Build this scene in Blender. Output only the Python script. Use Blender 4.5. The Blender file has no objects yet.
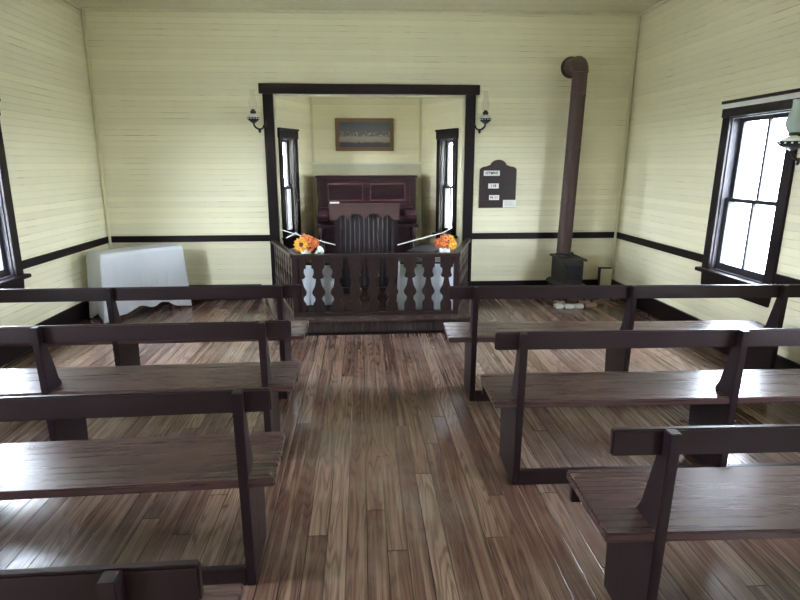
import bpy, bmesh, math, random
from mathutils import Matrix, Vector
random.seed(7)
C = bpy.context.scene.collection
PI = math.pi

# ------------------------------------------------------------------ materials
def new_mat(name):
    m = bpy.data.materials.new(name); m.use_nodes = True
    nt = m.node_tree; b = nt.nodes['Principled BSDF']
    return m, nt, b
def N(nt, t, **kw):
    n = nt.nodes.new(t)
    for k, v in kw.items():
        if k == 'ins':
            for a, c in v.items(): n.inputs[a].default_value = c
        else: setattr(n, k, v)
    return n
def L(nt, a, b): nt.links.new(a, b)
def math_(nt, op, a, b=None, clamp=False):
    n = nt.nodes.new('ShaderNodeMath'); n.operation = op; n.use_clamp = clamp
    for i, v in enumerate((a, b)):
        if v is None: continue
        if isinstance(v, (int, float)): n.inputs[i].default_value = v
        else: nt.links.new(v, n.inputs[i])
    return n.outputs[0]
def mixc(nt, f, a, b, mode='MIX'):
    n = nt.nodes.new('ShaderNodeMix'); n.data_type = 'RGBA'; n.blend_type = mode
    for i, v in ((0, f), (6, a), (7, b)):
        if isinstance(v, (int, float)): n.inputs[i].default_value = v
        elif isinstance(v, (tuple, list)): n.inputs[i].default_value = (*v[:3], 1)
        else: nt.links.new(v, n.inputs[i])
    return n.outputs[2]
def ramp(nt, f, pts):
    n = nt.nodes.new('ShaderNodeValToRGB'); e = n.color_ramp.elements
    while len(e) < len(pts): e.new(0.5)
    for i, (p, c) in enumerate(pts):
        e[i].position = p; e[i].color = (*c, 1) if len(c) == 3 else c
    nt.links.new(f, n.inputs[0]); return n.outputs[0]
def objxyz(nt):
    t = N(nt, 'ShaderNodeTexCoord'); s = N(nt, 'ShaderNodeSeparateXYZ'); L(nt, t.outputs['Object'], s.inputs[0])
    return t, s
def comb(nt, x, y, z):
    n = nt.nodes.new('ShaderNodeCombineXYZ')
    for i, v in enumerate((x, y, z)):
        if isinstance(v, (int, float)): n.inputs[i].default_value = v
        else: nt.links.new(v, n.inputs[i])
    return n.outputs[0]
def noise(nt, vec, scale, detail=4, rough=0.55, dist=0.0):
    n = N(nt, 'ShaderNodeTexNoise', ins={'Scale': scale, 'Detail': detail, 'Roughness': rough, 'Distortion': dist})
    L(nt, vec, n.inputs['Vector']); return n.outputs[0]
def bump(nt, b, h, strength, dist=0.01):
    n = N(nt, 'ShaderNodeBump', ins={'Strength': strength, 'Distance': dist}); L(nt, h, n.inputs['Height'])
    L(nt, n.outputs[0], b.inputs['Normal'])

def plain(name, col, rough=0.5, metal=0.0, var=0.12, nscale=9.0, spec=0.5, emit=None):
    m, nt, b = new_mat(name)
    t, s = objxyz(nt)
    f = noise(nt, t.outputs['Object'], nscale, 5)
    c = mixc(nt, f, tuple(x * (1 - var) for x in col), tuple(min(1, x * (1 + var)) for x in col))
    L(nt, c, b.inputs['Base Color']); b.inputs['Roughness'].default_value = rough; b.inputs['Metallic'].default_value = metal
    b.inputs['Specular IOR Level'].default_value = spec
    return m

def mat_boards(name, axis, pitch, base, grime=0.5, crack=0.5):
    """painted narrow boards: groove lines every `pitch`, peeling cracks along some of them"""
    m, nt, b = new_mat(name); t, s = objxyz(nt)
    X, Y, Z = s.outputs
    if axis == 'z': g = Z; along = math_(nt, 'ADD', X, Y)
    else: g = Y; along = X
    u = math_(nt, 'DIVIDE', g, pitch); cell = math_(nt, 'FLOOR', u); fr = math_(nt, 'FRACT', u)
    d = math_(nt, 'ABSOLUTE', math_(nt, 'SUBTRACT', fr, 0.5))            # .5 at groove
    groove = math_(nt, 'MULTIPLY', math_(nt, 'SUBTRACT', d, 0.43), 14.0, True)
    fine = math_(nt, 'MULTIPLY', math_(nt, 'SUBTRACT', d, 0.455), 25.0, True)
    wn = N(nt, 'ShaderNodeTexWhiteNoise', noise_dimensions='1D'); L(nt, cell, wn.inputs['W'])
    bt = wn.outputs[0]
    cv = comb(nt, math_(nt, 'MULTIPLY', along, 0.9), math_(nt, 'MULTIPLY', cell, 3.7), 0.0)
    cr = noise(nt, cv, 1.6, 3, 0.7)
    crm = math_(nt, 'MULTIPLY', math_(nt, 'SUBTRACT', cr, 0.575), 16.0, True)
    crm = math_(nt, 'MULTIPLY', crm, fine)
    big = noise(nt, t.outputs['Object'], 0.7, 5, 0.6)
    c0 = mixc(nt, bt, tuple(x * 0.94 for x in base), tuple(min(1, x * 1.04) for x in base))
    c1 = mixc(nt, math_(nt, 'MULTIPLY', groove, 0.15), c0, (base[0] * .5, base[1] * .48, base[2] * .4))
    c2 = mixc(nt, math_(nt, 'MULTIPLY', crm, crack), c1, (0.10, 0.09, 0.06))
    gr = math_(nt, 'MULTIPLY', math_(nt, 'SUBTRACT', 0.55, big), 2.2 * grime, True)
    c3 = mixc(nt, gr, c2, (base[0] * .72, base[1] * .70, base[2] * .58))
    fl = noise(nt, comb(nt, math_(nt, 'MULTIPLY', along, 6.0), math_(nt, 'MULTIPLY', g, 60.0), 0.0), 1.0, 4, 0.7)
    flk = math_(nt, 'MULTIPLY', math_(nt, 'SUBTRACT', fl, 0.71), 12.0, True)
    c4 = mixc(nt, math_(nt, 'MULTIPLY', flk, 0.35), c3, (0.25, 0.22, 0.15))
    L(nt, c4, b.inputs['Base Color']); b.inputs['Roughness'].default_value = 0.55; b.inputs['Specular IOR Level'].default_value = 0.3
    h = math_(nt, 'SUBTRACT', 1.0, groove)
    bump(nt, b, h, 0.5, 0.006)
    return m

def mat_floor(name, pitch, cols, rough=(0.28, 0.5), wear=1.0):
    m, nt, b = new_mat(name); t, s = objxyz(nt); X, Y, Z = s.outputs
    u = math_(nt, 'DIVIDE', X, pitch); cell = math_(nt, 'FLOOR', u); fr = math_(nt, 'FRACT', u)
    w1 = N(nt, 'ShaderNodeTexWhiteNoise', noise_dimensions='1D'); L(nt, cell, w1.inputs['W'])
    yo = math_(nt, 'ADD', math_(nt, 'DIVIDE', Y, 3.4), math_(nt, 'MULTIPLY', w1.outputs[0], 9.0))
    jc = math_(nt, 'FLOOR', yo); jf = math_(nt, 'FRACT', yo)
    w2 = N(nt, 'ShaderNodeTexWhiteNoise', noise_dimensions='3D'); L(nt, comb(nt, cell, jc, 1.3), w2.inputs['Vector'])
    r = w2.outputs[0]
    off = math_(nt, 'MULTIPLY', r, 40.0)
    tone = ramp(nt, r, [(0.0, cols[0]), (0.35, cols[1]), (0.7, cols[2]), (1.0, cols[3])])
    # cathedral grain: contour lines of a stretched noise field
    gx = math_(nt, 'ADD', math_(nt, 'MULTIPLY', X, 5.0), off)
    field = noise(nt, comb(nt, gx, math_(nt, 'MULTIPLY', Y, 0.40), off), 1.3, 2, 0.45)
    ring = math_(nt, 'SINE', math_(nt, 'MULTIPLY', field, 150.0))
    ring = math_(nt, 'MULTIPLY', math_(nt, 'ADD', ring, 0.1), 0.8, True)
    streak = noise(nt, comb(nt, math_(nt, 'MULTIPLY', X, 130.0), math_(nt, 'MULTIPLY', Y, 2.2), off), 1.0, 4, 0.65)
    streak2 = noise(nt, comb(nt, math_(nt, 'MULTIPLY', X, 35.0), math_(nt, 'MULTIPLY', Y, 0.9), off), 1.0, 4, 0.6)
    c = mixc(nt, math_(nt, 'MULTIPLY', ring, 0.62), tone, (0.050, 0.024, 0.018))
    c = mixc(nt, math_(nt, 'MULTIPLY', math_(nt, 'SUBTRACT', streak, 0.42), 2.6, True), c, (0.055, 0.030, 0.024))
    c = mixc(nt, math_(nt, 'MULTIPLY', math_(nt, 'SUBTRACT', streak2, 0.50), 3.6, True), c, cols[3])
    worn = noise(nt, t.outputs['Object'], 1.1, 5, 0.6)
    c = mixc(nt, math_(nt, 'MULTIPLY', math_(nt, 'SUBTRACT', worn, 0.47), 2.0 * wear, True), c, (0.27, 0.225, 0.205))
    c = mixc(nt, math_(nt, 'MULTIPLY', math_(nt, 'SUBTRACT', 0.42, worn), 3.0, True), c, (0.05, 0.032, 0.026))
    kn = noise(nt, t.outputs['Object'], 5.0, 2, 0.5)
    c = mixc(nt, math_(nt, 'MULTIPLY', math_(nt, 'SUBTRACT', kn, 0.71), 14.0, True), c, (0.03, 0.018, 0.014))
    d = math_(nt, 'ABSOLUTE', math_(nt, 'SUBTRACT', fr, 0.5))
    gap = math_(nt, 'MULTIPLY', math_(nt, 'SUBTRACT', d, 0.468), 45.0, True)
    jd = math_(nt, 'ABSOLUTE', math_(nt, 'SUBTRACT', jf, 0.5))
    jg = math_(nt, 'GREATER_THAN', jd, 0.4992)
    gp = math_(nt, 'MAXIMUM', gap, jg)
    c = mixc(nt, math_(nt, 'MULTIPLY', gp, 0.85), c, (0.012, 0.008, 0.007))
    L(nt, c, b.inputs['Base Color'])
    rr = N(nt, 'ShaderNodeMapRange', ins={'From Min': 0.3, 'From Max': 0.7, 'To Min': rough[0], 'To Max': rough[1]})
    L(nt, math_(nt, 'MULTIPLY', math_(nt, 'ADD', streak, worn), 0.5), rr.inputs[0]); L(nt, rr.outputs[0], b.inputs['Roughness'])
    h = math_(nt, 'SUBTRACT', math_(nt, 'MULTIPLY', streak, 0.25), gp)
    bump(nt, b, h, 0.35, 0.004)
    return m

def mat_paintwood(name, col, rough=0.33, axis='x', var=0.25, worn=0.0, spec=0.35):
    m, nt, b = new_mat(name); t, s = objxyz(nt)
    oi = N(nt, 'ShaderNodeObjectInfo')
    off = math_(nt, 'MULTIPLY', oi.outputs['Random'], 30.0)
    X, Y, Z = s.outputs
    k = {'x': (1.6, 45., 45.), 'z': (45., 45., 1.6), 'y': (45., 1.6, 45.)}[axis]
    v = comb(nt, math_(nt, 'ADD', math_(nt, 'MULTIPLY', X, k[0]), off), math_(nt, 'MULTIPLY', Y, k[1]), math_(nt, 'MULTIPLY', Z, k[2]))
    g = noise(nt, v, 1.0, 5, 0.6, 0.3)
    c = mixc(nt, g, tuple(x * (1 - var) for x in col), tuple(x * (1 + var) for x in col))
    if worn:
        sc = noise(nt, t.outputs['Object'], 22.0, 3, 0.7)
        c = mixc(nt, math_(nt, 'MULTIPLY', math_(nt, 'SUBTRACT', sc, 0.70), 14 * worn, True), c, tuple(min(1, x * 4) for x in col))
    L(nt, c, b.inputs['Base Color'])
    rr = N(nt, 'ShaderNodeMapRange', ins={'From Min': 0.2, 'From Max': 0.8, 'To Min': rough * 0.85, 'To Max': rough * 1.15})
    L(nt, g, rr.inputs[0]); L(nt, rr.outputs[0], b.inputs['Roughness']); b.inputs['Specular IOR Level'].default_value = spec
    bump(nt, b, g, 0.03, 0.001)
    return m

def mat_bead(name, col, pitch=0.06, rough=0.4):
    m, nt, b = new_mat(name); t, s = objxyz(nt); X, Y, Z = s.outputs
    u = math_(nt, 'DIVIDE', math_(nt, 'ADD', X, math_(nt, 'MULTIPLY', Y, 0.35)), pitch); fr = math_(nt, 'FRACT', u)
    d = math_(nt, 'ABSOLUTE', math_(nt, 'SUBTRACT', fr, 0.5))
    gv = math_(nt, 'MULTIPLY', math_(nt, 'SUBTRACT', d, 0.4), 10.0, True)
    wn = N(nt, 'ShaderNodeTexWhiteNoise', noise_dimensions='1D'); L(nt, math_(nt, 'FLOOR', math_(nt, 'MULTIPLY', u, 3.0)), wn.inputs['W'])
    c = mixc(nt, wn.outputs[0], tuple(x * .7 for x in col), tuple(x * 1.5 for x in col))
    c = mixc(nt, gv, c, tuple(x * .25 for x in col))
    L(nt, c, b.inputs['Base Color']); b.inputs['Roughness'].default_value = rough
    bump(nt, b, math_(nt, 'SUBTRACT', 1.0, gv), 0.7, 0.006)
    return m

def mat_glass(name, tint=(1, 1, 1), gl=1.0):
    m = bpy.data.materials.new(name); m.use_nodes = True; nt = m.node_tree
    for n in list(nt.nodes): nt.nodes.remove(n)
    o = N(nt, 'ShaderNodeOutputMaterial'); tr = N(nt, 'ShaderNodeBsdfTransparent'); g = N(nt, 'ShaderNodeBsdfGlossy')
    nz = N(nt, 'ShaderNodeTexNoise', ins={'Scale': 2.0}); cr = ramp(nt, nz.outputs[0], [(0, tuple(x * .97 for x in tint)), (1, tint)])
    L(nt, cr, tr.inputs[0]); g.inputs['Roughness'].default_value = 0.02
    lw = N(nt, 'ShaderNodeLayerWeight', ins={'Blend': 0.5}); mx = N(nt, 'ShaderNodeMixShader')
    fac = math_(nt, 'ADD', math_(nt, 'MULTIPLY', math_(nt, 'POWER', lw.outputs['Facing'], 5.0), 0.7), 0.04)
    L(nt, math_(nt, 'MULTIPLY', fac, gl, True), mx.inputs[0]); L(nt, tr.outputs[0], mx.inputs[1]); L(nt, g.outputs[0], mx.inputs[2])
    L(nt, mx.outputs[0], o.inputs[0]); return m

WALL = (0.82, 0.79, 0.60)
M = {}
M['wall'] = mat_boards('cream_boards', 'z', 0.066, WALL, 0.3, 0.95)
M['baywall'] = mat_boards('cream_bay_boards', 'z', 0.066, (0.88, 0.83, 0.61), 0.1, 0.15)
M['ceil'] = mat_boards('ceiling_boards', 'y', 0.085, (0.78, 0.76, 0.60), 0.5, 0.95)
M['floor'] = mat_floor('floor_planks', 0.092, [(0.105, 0.055, 0.042), (0.140, 0.076, 0.057), (0.175, 0.102, 0.076), (0.30, 0.205, 0.155)], (0.13, 0.30))
M['deck'] = mat_floor('deck_planks', 0.09, [(0.06, 0.04, 0.038), (0.07, 0.045, 0.042), (0.08, 0.055, 0.05), (0.09, 0.065, 0.06)], (0.14, 0.24), 0.25)
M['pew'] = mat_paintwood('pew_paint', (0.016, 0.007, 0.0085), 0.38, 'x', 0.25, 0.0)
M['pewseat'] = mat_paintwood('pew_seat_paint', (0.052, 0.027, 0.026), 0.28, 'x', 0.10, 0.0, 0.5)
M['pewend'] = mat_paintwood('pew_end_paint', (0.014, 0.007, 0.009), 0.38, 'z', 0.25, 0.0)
M['trim'] = mat_paintwood('dark_trim', (0.009, 0.004, 0.005), 0.42, 'x', 0.2, 0.0, 0.25)
M['trimv'] = mat_paintwood('dark_trim_vertical', (0.009, 0.004, 0.006), 0.42, 'z', 0.2, 0.0, 0.25)
M['bal'] = mat_paintwood('balustrade_paint', (0.026, 0.014, 0.014), 0.36, 'z', 0.25)
M['balrail'] = mat_paintwood('balustrade_rail_paint', (0.030, 0.019, 0.018), 0.32, 'x', 0.25)
M['bead'] = mat_bead('dark_beadboard', (0.03, 0.018, 0.018), 0.055)
M['cornerbead'] = plain('cream_trim', (0.70, 0.68, 0.50), 0.5, 0, 0.08)
M['piano'] = mat_paintwood('piano_mahogany', (0.032, 0.012, 0.017), 0.32, 'x', 0.08)
M['pianohi'] = mat_paintwood('piano_moulding_highlight', (0.12, 0.055, 0.075), 0.25, 'x', 0.2)  # paler than the case: the moulding's highlight is put into its colour
M['pianopanel'] = mat_paintwood('piano_panel', (0.024, 0.009, 0.013), 0.30, 'x', 0.08)
M['pulpit'] = mat_bead('pulpit_boards', (0.018, 0.010, 0.013), 0.055, 0.4)
M['pulpittop'] = mat_paintwood('pulpit_top', (0.075, 0.042, 0.042), 0.45, 'x', 0.2)
M['cloth'] = plain('white_cloth', (0.74, 0.80, 0.90), 0.85, 0, 0.03, 3)
def mat_cloth():
    m, nt, b = new_mat('white_cloth'); t, s_ = objxyz(nt)
    c = mixc(nt, noise(nt, t.outputs['Object'], 3.0, 4), (0.80, 0.85, 0.92), (0.86, 0.90, 0.97))
    L(nt, c, b.inputs['Base Color']); b.inputs['Roughness'].default_value = 0.85; b.inputs['Specular IOR Level'].default_value = 0.1
    tl = N(nt, 'ShaderNodeBsdfTranslucent'); L(nt, c, tl.inputs[0]); mx = N(nt, 'ShaderNodeMixShader', ins={0: 0.3})
    L(nt, b.outputs[0], mx.inputs[1]); L(nt, tl.outputs[0], mx.inputs[2]); L(nt, mx.outputs[0], nt.nodes['Material Output'].inputs[0]); return m
M['cloth'] = mat_cloth()
M['iron'] = plain('cast_iron', (0.030, 0.024, 0.022), 0.5, 0.3, 0.3, 20)
M['pipe'] = plain('rusty_pipe', (0.045, 0.020, 0.015), 0.6, 0.0, 0.2, 3)
M['blackiron'] = plain('black_iron', (0.012, 0.012, 0.014), 0.4, 0.4, 0.2)
M['milk'] = plain('milk_glass', (0.80, 0.82, 0.80), 0.15, 0, 0.04)
M['brass'] = plain('aged_brass', (0.62, 0.42, 0.16), 0.3, 0.6, 0.2, 25)
M['pane'] = mat_glass('window_glass')
M['chim'] = mat_glass('lamp_glass', (0.975, 0.98, 0.97), 0.8)
M['frost'] = plain('pale_lamp_glass', (0.42, 0.50, 0.47), 0.15, 0, 0.1)
M['sash'] = plain('sash_paint', (0.035, 0.032, 0.038), 0.6, 0, 0.15, 9, 0.25)
M['white'] = plain('white_paint', (0.78, 0.78, 0.76), 0.5, 0, 0.05)
M['paper'] = plain('white_card', (0.82, 0.82, 0.80), 0.7, 0, 0.03)
M['ink'] = plain('black_ink', (0.02, 0.02, 0.02), 0.7)
M['greyink'] = plain('grey_print', (0.45, 0.46, 0.46), 0.7)
M['board'] = mat_paintwood('hymn_board_paint', (0.026, 0.014, 0.014), 0.4, 'x', 0.3)
M['gold'] = plain('gilt_frame', (0.16, 0.095, 0.045), 0.5, 0.2, 0.45, 40)
M['stone'] = plain('pale_brick', (0.55, 0.52, 0.48), 0.85, 0, 0.25, 12)
M['stone2'] = plain('tan_brick', (0.26, 0.18, 0.14), 0.85, 0, 0.25, 12)
M['yellow'] = plain('yellow_petal', (0.74, 0.42, 0.07), 0.7, 0, 0.25, 30)
M['orange'] = plain('orange_petal', (0.68, 0.22, 0.08), 0.7, 0, 0.25, 30)
M['flcent'] = plain('flower_centre', (0.14, 0.03, 0.02), 0.8, 0, 0.3, 60)
M['leaf'] = plain('green_leaf', (0.06, 0.11, 0.04), 0.6, 0, 0.3)
M['table'] = mat_paintwood('table_wood', (0.10, 0.03, 0.02), 0.4, 'z', 0.2)
M['blackwood'] = mat_paintwood('black_wood', (0.012, 0.010, 0.012), 0.35, 'x', 0.2)

def mat_picture():
    m, nt, b = new_mat('old_print'); t, s = objxyz(nt); X, Y, Z = s.outputs
    n1 = noise(nt, t.outputs['Object'], 14.0, 5, 0.7)
    zz = math_(nt, 'ADD', math_(nt, 'DIVIDE', Z, 0.34), 0.5)
    base = ramp(nt, math_(nt, 'ADD', zz, math_(nt, 'MULTIPLY', math_(nt, 'SUBTRACT', n1, 0.5), 0.16)),
        [(0.0, (0.05, 0.045, 0.06)), (0.17, (0.05, 0.04, 0.06)), (0.22, (0.26, 0.23, 0.19)), (0.40, (0.32, 0.29, 0.23)), (0.45, (0.12, 0.10, 0.10)), (0.62, (0.10, 0.10, 0.11)), (1.0, (0.055, 0.06, 0.075))])
    n2 = noise(nt, comb(nt, math_(nt, 'MULTIPLY', X, 24.0), 0.0, math_(nt, 'MULTIPLY', Z, 30.0)), 1.0, 3, 0.7)
    band = ramp(nt, zz, [(0.40, (0, 0, 0)), (0.46, (1, 1, 1)), (0.56, (1, 1, 1)), (0.66, (0, 0, 0))])
    f = math_(nt, 'MULTIPLY', math_(nt, 'MULTIPLY', math_(nt, 'SUBTRACT', n2, 0.5), 6.0, True), band)
    c = mixc(nt, f, base, (0.42, 0.37, 0.32))
    L(nt, c, b.inputs['Base Color']); b.inputs['Roughness'].default_value = 0.3
    return m
M['picture'] = mat_picture()
def mat_ground():
    m, nt, b = new_mat('outdoor_bounce_ground'); t, s = objxyz(nt)
    c = ramp(nt, noise(nt, t.outputs['Object'], 0.6, 6, 0.6), [(0.3, (0.50, 0.50, 0.46)), (0.7, (0.66, 0.66, 0.60))])  # pale neutral ground, brightened to bounce light up to walls and ceiling
    L(nt, c, b.inputs['Base Color']); b.inputs['Roughness'].default_value = 0.9; return m
M['bounceground'] = mat_ground()

# ------------------------------------------------------------------ mesh helpers
class MB:
    def __init__(s, mat=None): s.bm = bmesh.new(); s.M = mat or Matrix.Identity(4)
    def v(s, p): return s.bm.verts.new(s.M @ Vector(p))
    def box(s, x0, x1, y0, y1, z0, z1, taper=None):
        vs = [s.v(p) for p in ((x0,y0,z0),(x1,y0,z0),(x1,y1,z0),(x0,y1,z0),(x0,y0,z1),(x1,y0,z1),(x1,y1,z1),(x0,y1,z1))]
        for f in ((3,2,1,0),(4,5,6,7),(0,1,5,4),(1,2,6,5),(2,3,7,6),(3,0,4,7)): s.bm.faces.new([vs[i] for i in f])
        return s
    def prism(s, pts, a, b, axis='x'):
        """extrude a 2-D outline: axis x -> pts are (y,z); y -> (x,z); z -> (x,y)"""
        f = {'x': lambda p, t: (t, p[0], p[1]), 'y': lambda p, t: (p[0], t, p[1]), 'z': lambda p, t: (p[0], p[1], t)}[axis]
        A = [s.v(f(p, a)) for p in pts]; B = [s.v(f(p, b)) for p in pts]; n = len(pts)
        s.bm.faces.new(A); s.bm.faces.new(B[::-1])
        for i in range(n): s.bm.faces.new((A[i], B[i], B[(i+1) % n], A[(i+1) % n]))
        return s
    def lathe(s, prof, c=(0,0,0), n=24, cap=True):
        rings = []
        for r, z in prof:
            rings.append([s.v((c[0] + r*math.cos(2*PI*i/n), c[1] + r*math.sin(2*PI*i/n), c[2] + z)) for i in range(n)])
        for a, b in zip(rings, rings[1:]):
            for i in range(n): s.bm.faces.new((a[i], a[(i+1)%n], b[(i+1)%n], b[i]))
        if cap: s.bm.faces.new(rings[0][::-1]); s.bm.faces.new(rings[-1])
        return s
    def tube(s, path, r, n=12, cap=True):
        P = [Vector(p) for p in path]; rings = []
        rr = r if isinstance(r, (list, tuple)) else [r]*len(P)
        up = None
        for i, p in enumerate(P):
            d = (P[min(i+1, len(P)-1)] - P[max(i-1, 0)]).normalized()
            if up is None:
                up = Vector((0,0,1)) if abs(d.z) < .9 else Vector((1,0,0))
            a = d.cross(up).normalized(); b = a.cross(d).normalized(); up = b
            rings.append([s.v(p + rr[i]*(math.cos(2*PI*k/n)*a + math.sin(2*PI*k/n)*b)) for k in range(n)])
        for a, b in zip(rings, rings[1:]):
            for i in range(n): s.bm.faces.new((a[i], a[(i+1)%n], b[(i+1)%n], b[i]))
        if cap: s.bm.faces.new(rings[0][::-1]); s.bm.faces.new(rings[-1])
        return s
    def build(s, name, mat, parent=None, bevel=0.0, smooth=False, loc=None):
        bmesh.ops.recalc_face_normals(s.bm, faces=s.bm.faces)
        if bevel:
            es = [e for e in s.bm.edges if len(e.link_faces) == 2 and e.calc_face_angle(0) > 0.5]
            bmesh.ops.bevel(s.bm, geom=es, offset=bevel, segments=2, affect='EDGES', clamp_overlap=True)
        me = bpy.data.meshes.new(name); s.bm.to_mesh(me); s.bm.free()
        if smooth:
            for p in me.polygons: p.use_smooth = True
            try: me.set_sharp_from_angle(angle=math.radians(40))
            except Exception: pass
        me.materials.append(mat)
        o = bpy.data.objects.new(name, me); C.objects.link(o)
        if parent: o.parent = parent
        if loc: o.location = loc
        return o
def tag(o, label, cat, group=None):
    o['label'] = label; o['category'] = cat
    if group: o['group'] = group
    return o
def thing(name, label, cat, loc=(0,0,0), rz=0.0, group=None):
    o = bpy.data.objects.new(name, None); C.objects.link(o); o.location = loc; o.rotation_euler = (0,0,rz)
    o.empty_display_size = 0.1
    return tag(o, label, cat, group)
def struct(o): o['kind'] = 'structure'; return o
def sempty(name): o = bpy.data.objects.new(name, None); C.objects.link(o); return struct(o)

# ------------------------------------------------------------------ room data
XL, XR, YB, YF, H = -3.163, 3.358, 7.356, -3.0, 3.47
T = 0.14
OPX0, OPX1, OPZ = -1.045, 1.30, 2.53
DZ = 0.17                                # height of the chancel platform
def frame(o, ex, ey):
    ex = Vector(ex).normalized(); ey = Vector(ey).normalized(); ez = Vector((0,0,1))
    m = Matrix.Identity(4)
    for i in range(3): m[i][0] = ex[i]; m[i][1] = ey[i]; m[i][2] = ez[i]; m[i][3] = o[i]
    return m
ML = frame((XL,0,0), (0,1,0), (-1,0,0))          # local x = world Y
MR = frame((XR,0,0), (0,-1,0), (1,0,0))          # local x = -world Y
LEAN = 0.022
MR = Matrix.Translation((-0.8*LEAN,0,0)) @ Matrix(((1,0,LEAN,0),(0,1,0,0),(0,0,1,0),(0,0,0,1))) @ MR     # the old right wall leans out a little
MBk = frame((0,YB,0), (1,0,0), (0,1,0))
MFr = frame((0,YF,0), (-1,0,0), (0,-1,0))

def wall(name, Mx, x0, x1, z0, z1, ops, mat, thick=T):
    """solid wall with rectangular openings (a,b,c,d) = x from,to, z from,to, one mesh without inner seams"""
    mb = MB(Mx)
    xs = sorted({x0, x1, *[o[0] for o in ops], *[o[1] for o in ops]}); zs = sorted({z0, z1, *[o[2] for o in ops], *[o[3] for o in ops]})
    solid = {}
    for i in range(len(xs)-1):
        for j in range(len(zs)-1):
            cx, cz = (xs[i]+xs[i+1])/2, (zs[j]+zs[j+1])/2
            solid[i, j] = not any(o[0] < cx < o[1] and o[2] < cz < o[3] for o in ops)
    vd = {}
    def V(i, y, j):
        k = (i, y, j)
        if k not in vd: vd[k] = mb.v((xs[i], y, zs[j]))
        return vd[k]
    F = lambda *a: mb.bm.faces.new(a)
    for (i, j), sld in solid.items():
        if not sld: continue
        F(V(i,0,j), V(i+1,0,j), V(i+1,0,j+1), V(i,0,j+1)); F(V(i,thick,j), V(i,thick,j+1), V(i+1,thick,j+1), V(i+1,thick,j))
        if not solid.get((i-1,j)): F(V(i,0,j), V(i,0,j+1), V(i,thick,j+1), V(i,thick,j))
        if not solid.get((i+1,j)): F(V(i+1,0,j), V(i+1,thick,j), V(i+1,thick,j+1), V(i+1,0,j+1))
        if not solid.get((i,j-1)): F(V(i,0,j), V(i,thick,j), V(i+1,thick,j), V(i+1,0,j))
        if not solid.get((i,j+1)): F(V(i,0,j+1), V(i+1,0,j+1), V(i+1,thick,j+1), V(i,thick,j+1))
    return struct(mb.build(name, mat))

portals = []
def window(name, Mx, xc, w, z0, z1, cw=0.11, muntin=True, blind=False, stool=0.07, head=0.12, fm='trimv'):
    root = sempty(name)
    a, b = xc - w/2, xc + w/2
    e = 0.001
    mb = MB(Mx); mb.box(a-cw, a+e, -0.026, -e, z0, z1+head*0.0+e); mb.box(b-e, b+cw, -0.026, -e, z0, z1+e)
    mb.box(a-cw-0.012, b+cw+0.012, -0.032, -e, z1, z1+head)
    mb.build('casing', M[fm], root, 0.003)
    MB(Mx).box(a-cw-0.012, b+cw+0.012, -0.05, -e, z1+head, z1+head+0.025).build('head_cap', M['trim'], root, 0.003)
    MB(Mx).box(a-cw-0.04, b+cw+0.04, -stool, -e, z0-0.035, z0).build('sill', M['trim'], root, 0.005)
    mb = MB(Mx); mb.prism([(a-cw, z0-0.035), (b+cw, z0-0.035), (b+cw-0.02, z0-0.17), (a-cw+0.02, z0-0.17)], -0.022, -e, 'y'); mb.build('apron', M['trim'], root, 0.003)
    l = 0.012
    mb = MB(Mx); mb.box(a, a+l, 0, T, z0, z1); mb.box(b-l, b, 0, T, z0, z1); mb.box(a+l, b-l, 0, T, z1-l, z1); mb.box(a+l, b-l, 0, T, z0, z0+l)
    mb.build('reveal', M['sash'], root)
    zm = (z0+z1)/2 - 0.04 if w > 0.5 else (z0+z1)/2
    sw = 0.045 if w > .5 else 0.03
    for nm, za, zb, y in (('lower_sash', z0+l, zm+0.02, 0.045), ('upper_sash', zm-0.02, z1-l, 0.078)):
        mb = MB(Mx); y1 = y+0.032
        mb.box(a+l, a+l+sw, y, y1, za, zb); mb.box(b-l-sw, b-l, y, y1, za, zb)
        mb.box(a+l+sw, b-l-sw, y, y1, za, za+(0.06 if nm[0]=='l' else 0.035)); mb.box(a+l+sw, b-l-sw, y, y1, zb-0.035, zb)
        if muntin: mb.box(xc-(0.015 if w > .5 else 0.010), xc+(0.015 if w > .5 else 0.010), y+0.004, y1-0.004, za+0.035, zb-0.035)
        s_ = mb.build(nm, M['sash'], root)
        MB(Mx).box(a+l+sw*.5, b-l-sw*.5, y+0.014, y+0.018, za+0.02, zb-0.02).build('pane', M['pane'], s_)
    if blind:
        MB(Mx).box(a-cw-0.004, b+cw+0.004, -0.054, -0.033, z1+head-0.045, z1+head-0.004).build('blind_roller', M['white'], root, 0.008)
    if w > .5:
        MB(Mx).box(xc-0.02, xc+0.02, 0.03, 0.045, zm+0.0, zm+0.022).build('sash_lock', M['iron'], root, 0.003)
    portals.append((Mx, xc, (z0+z1)/2, w, z1-z0))
    return root

# ------------------------------------------------------------------ shell
WZ0, WZ1 = 0.715, 2.12
WL = [4.955, 1.7, -1.4]; WR = [4.865, 1.65, -1.4]; WW = 0.77  # rearmost window of each side is unseen, added for fill light
struct(MB().box(XL-T, XR+T, YF-T, YB, -0.12, 0.0).build('floor', M['floor']))
wall('wall_left', ML, YF, YB, 0, H+0.06, [(y-WW/2, y+WW/2, WZ0, WZ1) for y in WL], M['wall'])
wall('wall_right', MR, -YB, -YF, 0, H+0.06, [(-y-WW/2, -y+WW/2, WZ0, WZ1) for y in WR], M['wall'])
wall('wall_back', MBk, XL-T, XR+T, 0, H+0.06, [(OPX0, OPX1, DZ, OPZ)], M['wall'])
wall('wall_front', MFr, -XR-T, -XL+T, 0, H+0.06, [(-0.6, 0.5, 0, 2.2)], M['wall'])
CT = lambda x: H - 0.028 + 0.045*(x-XL)/(XR-XL)      # ceiling sags slightly to the left
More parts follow.
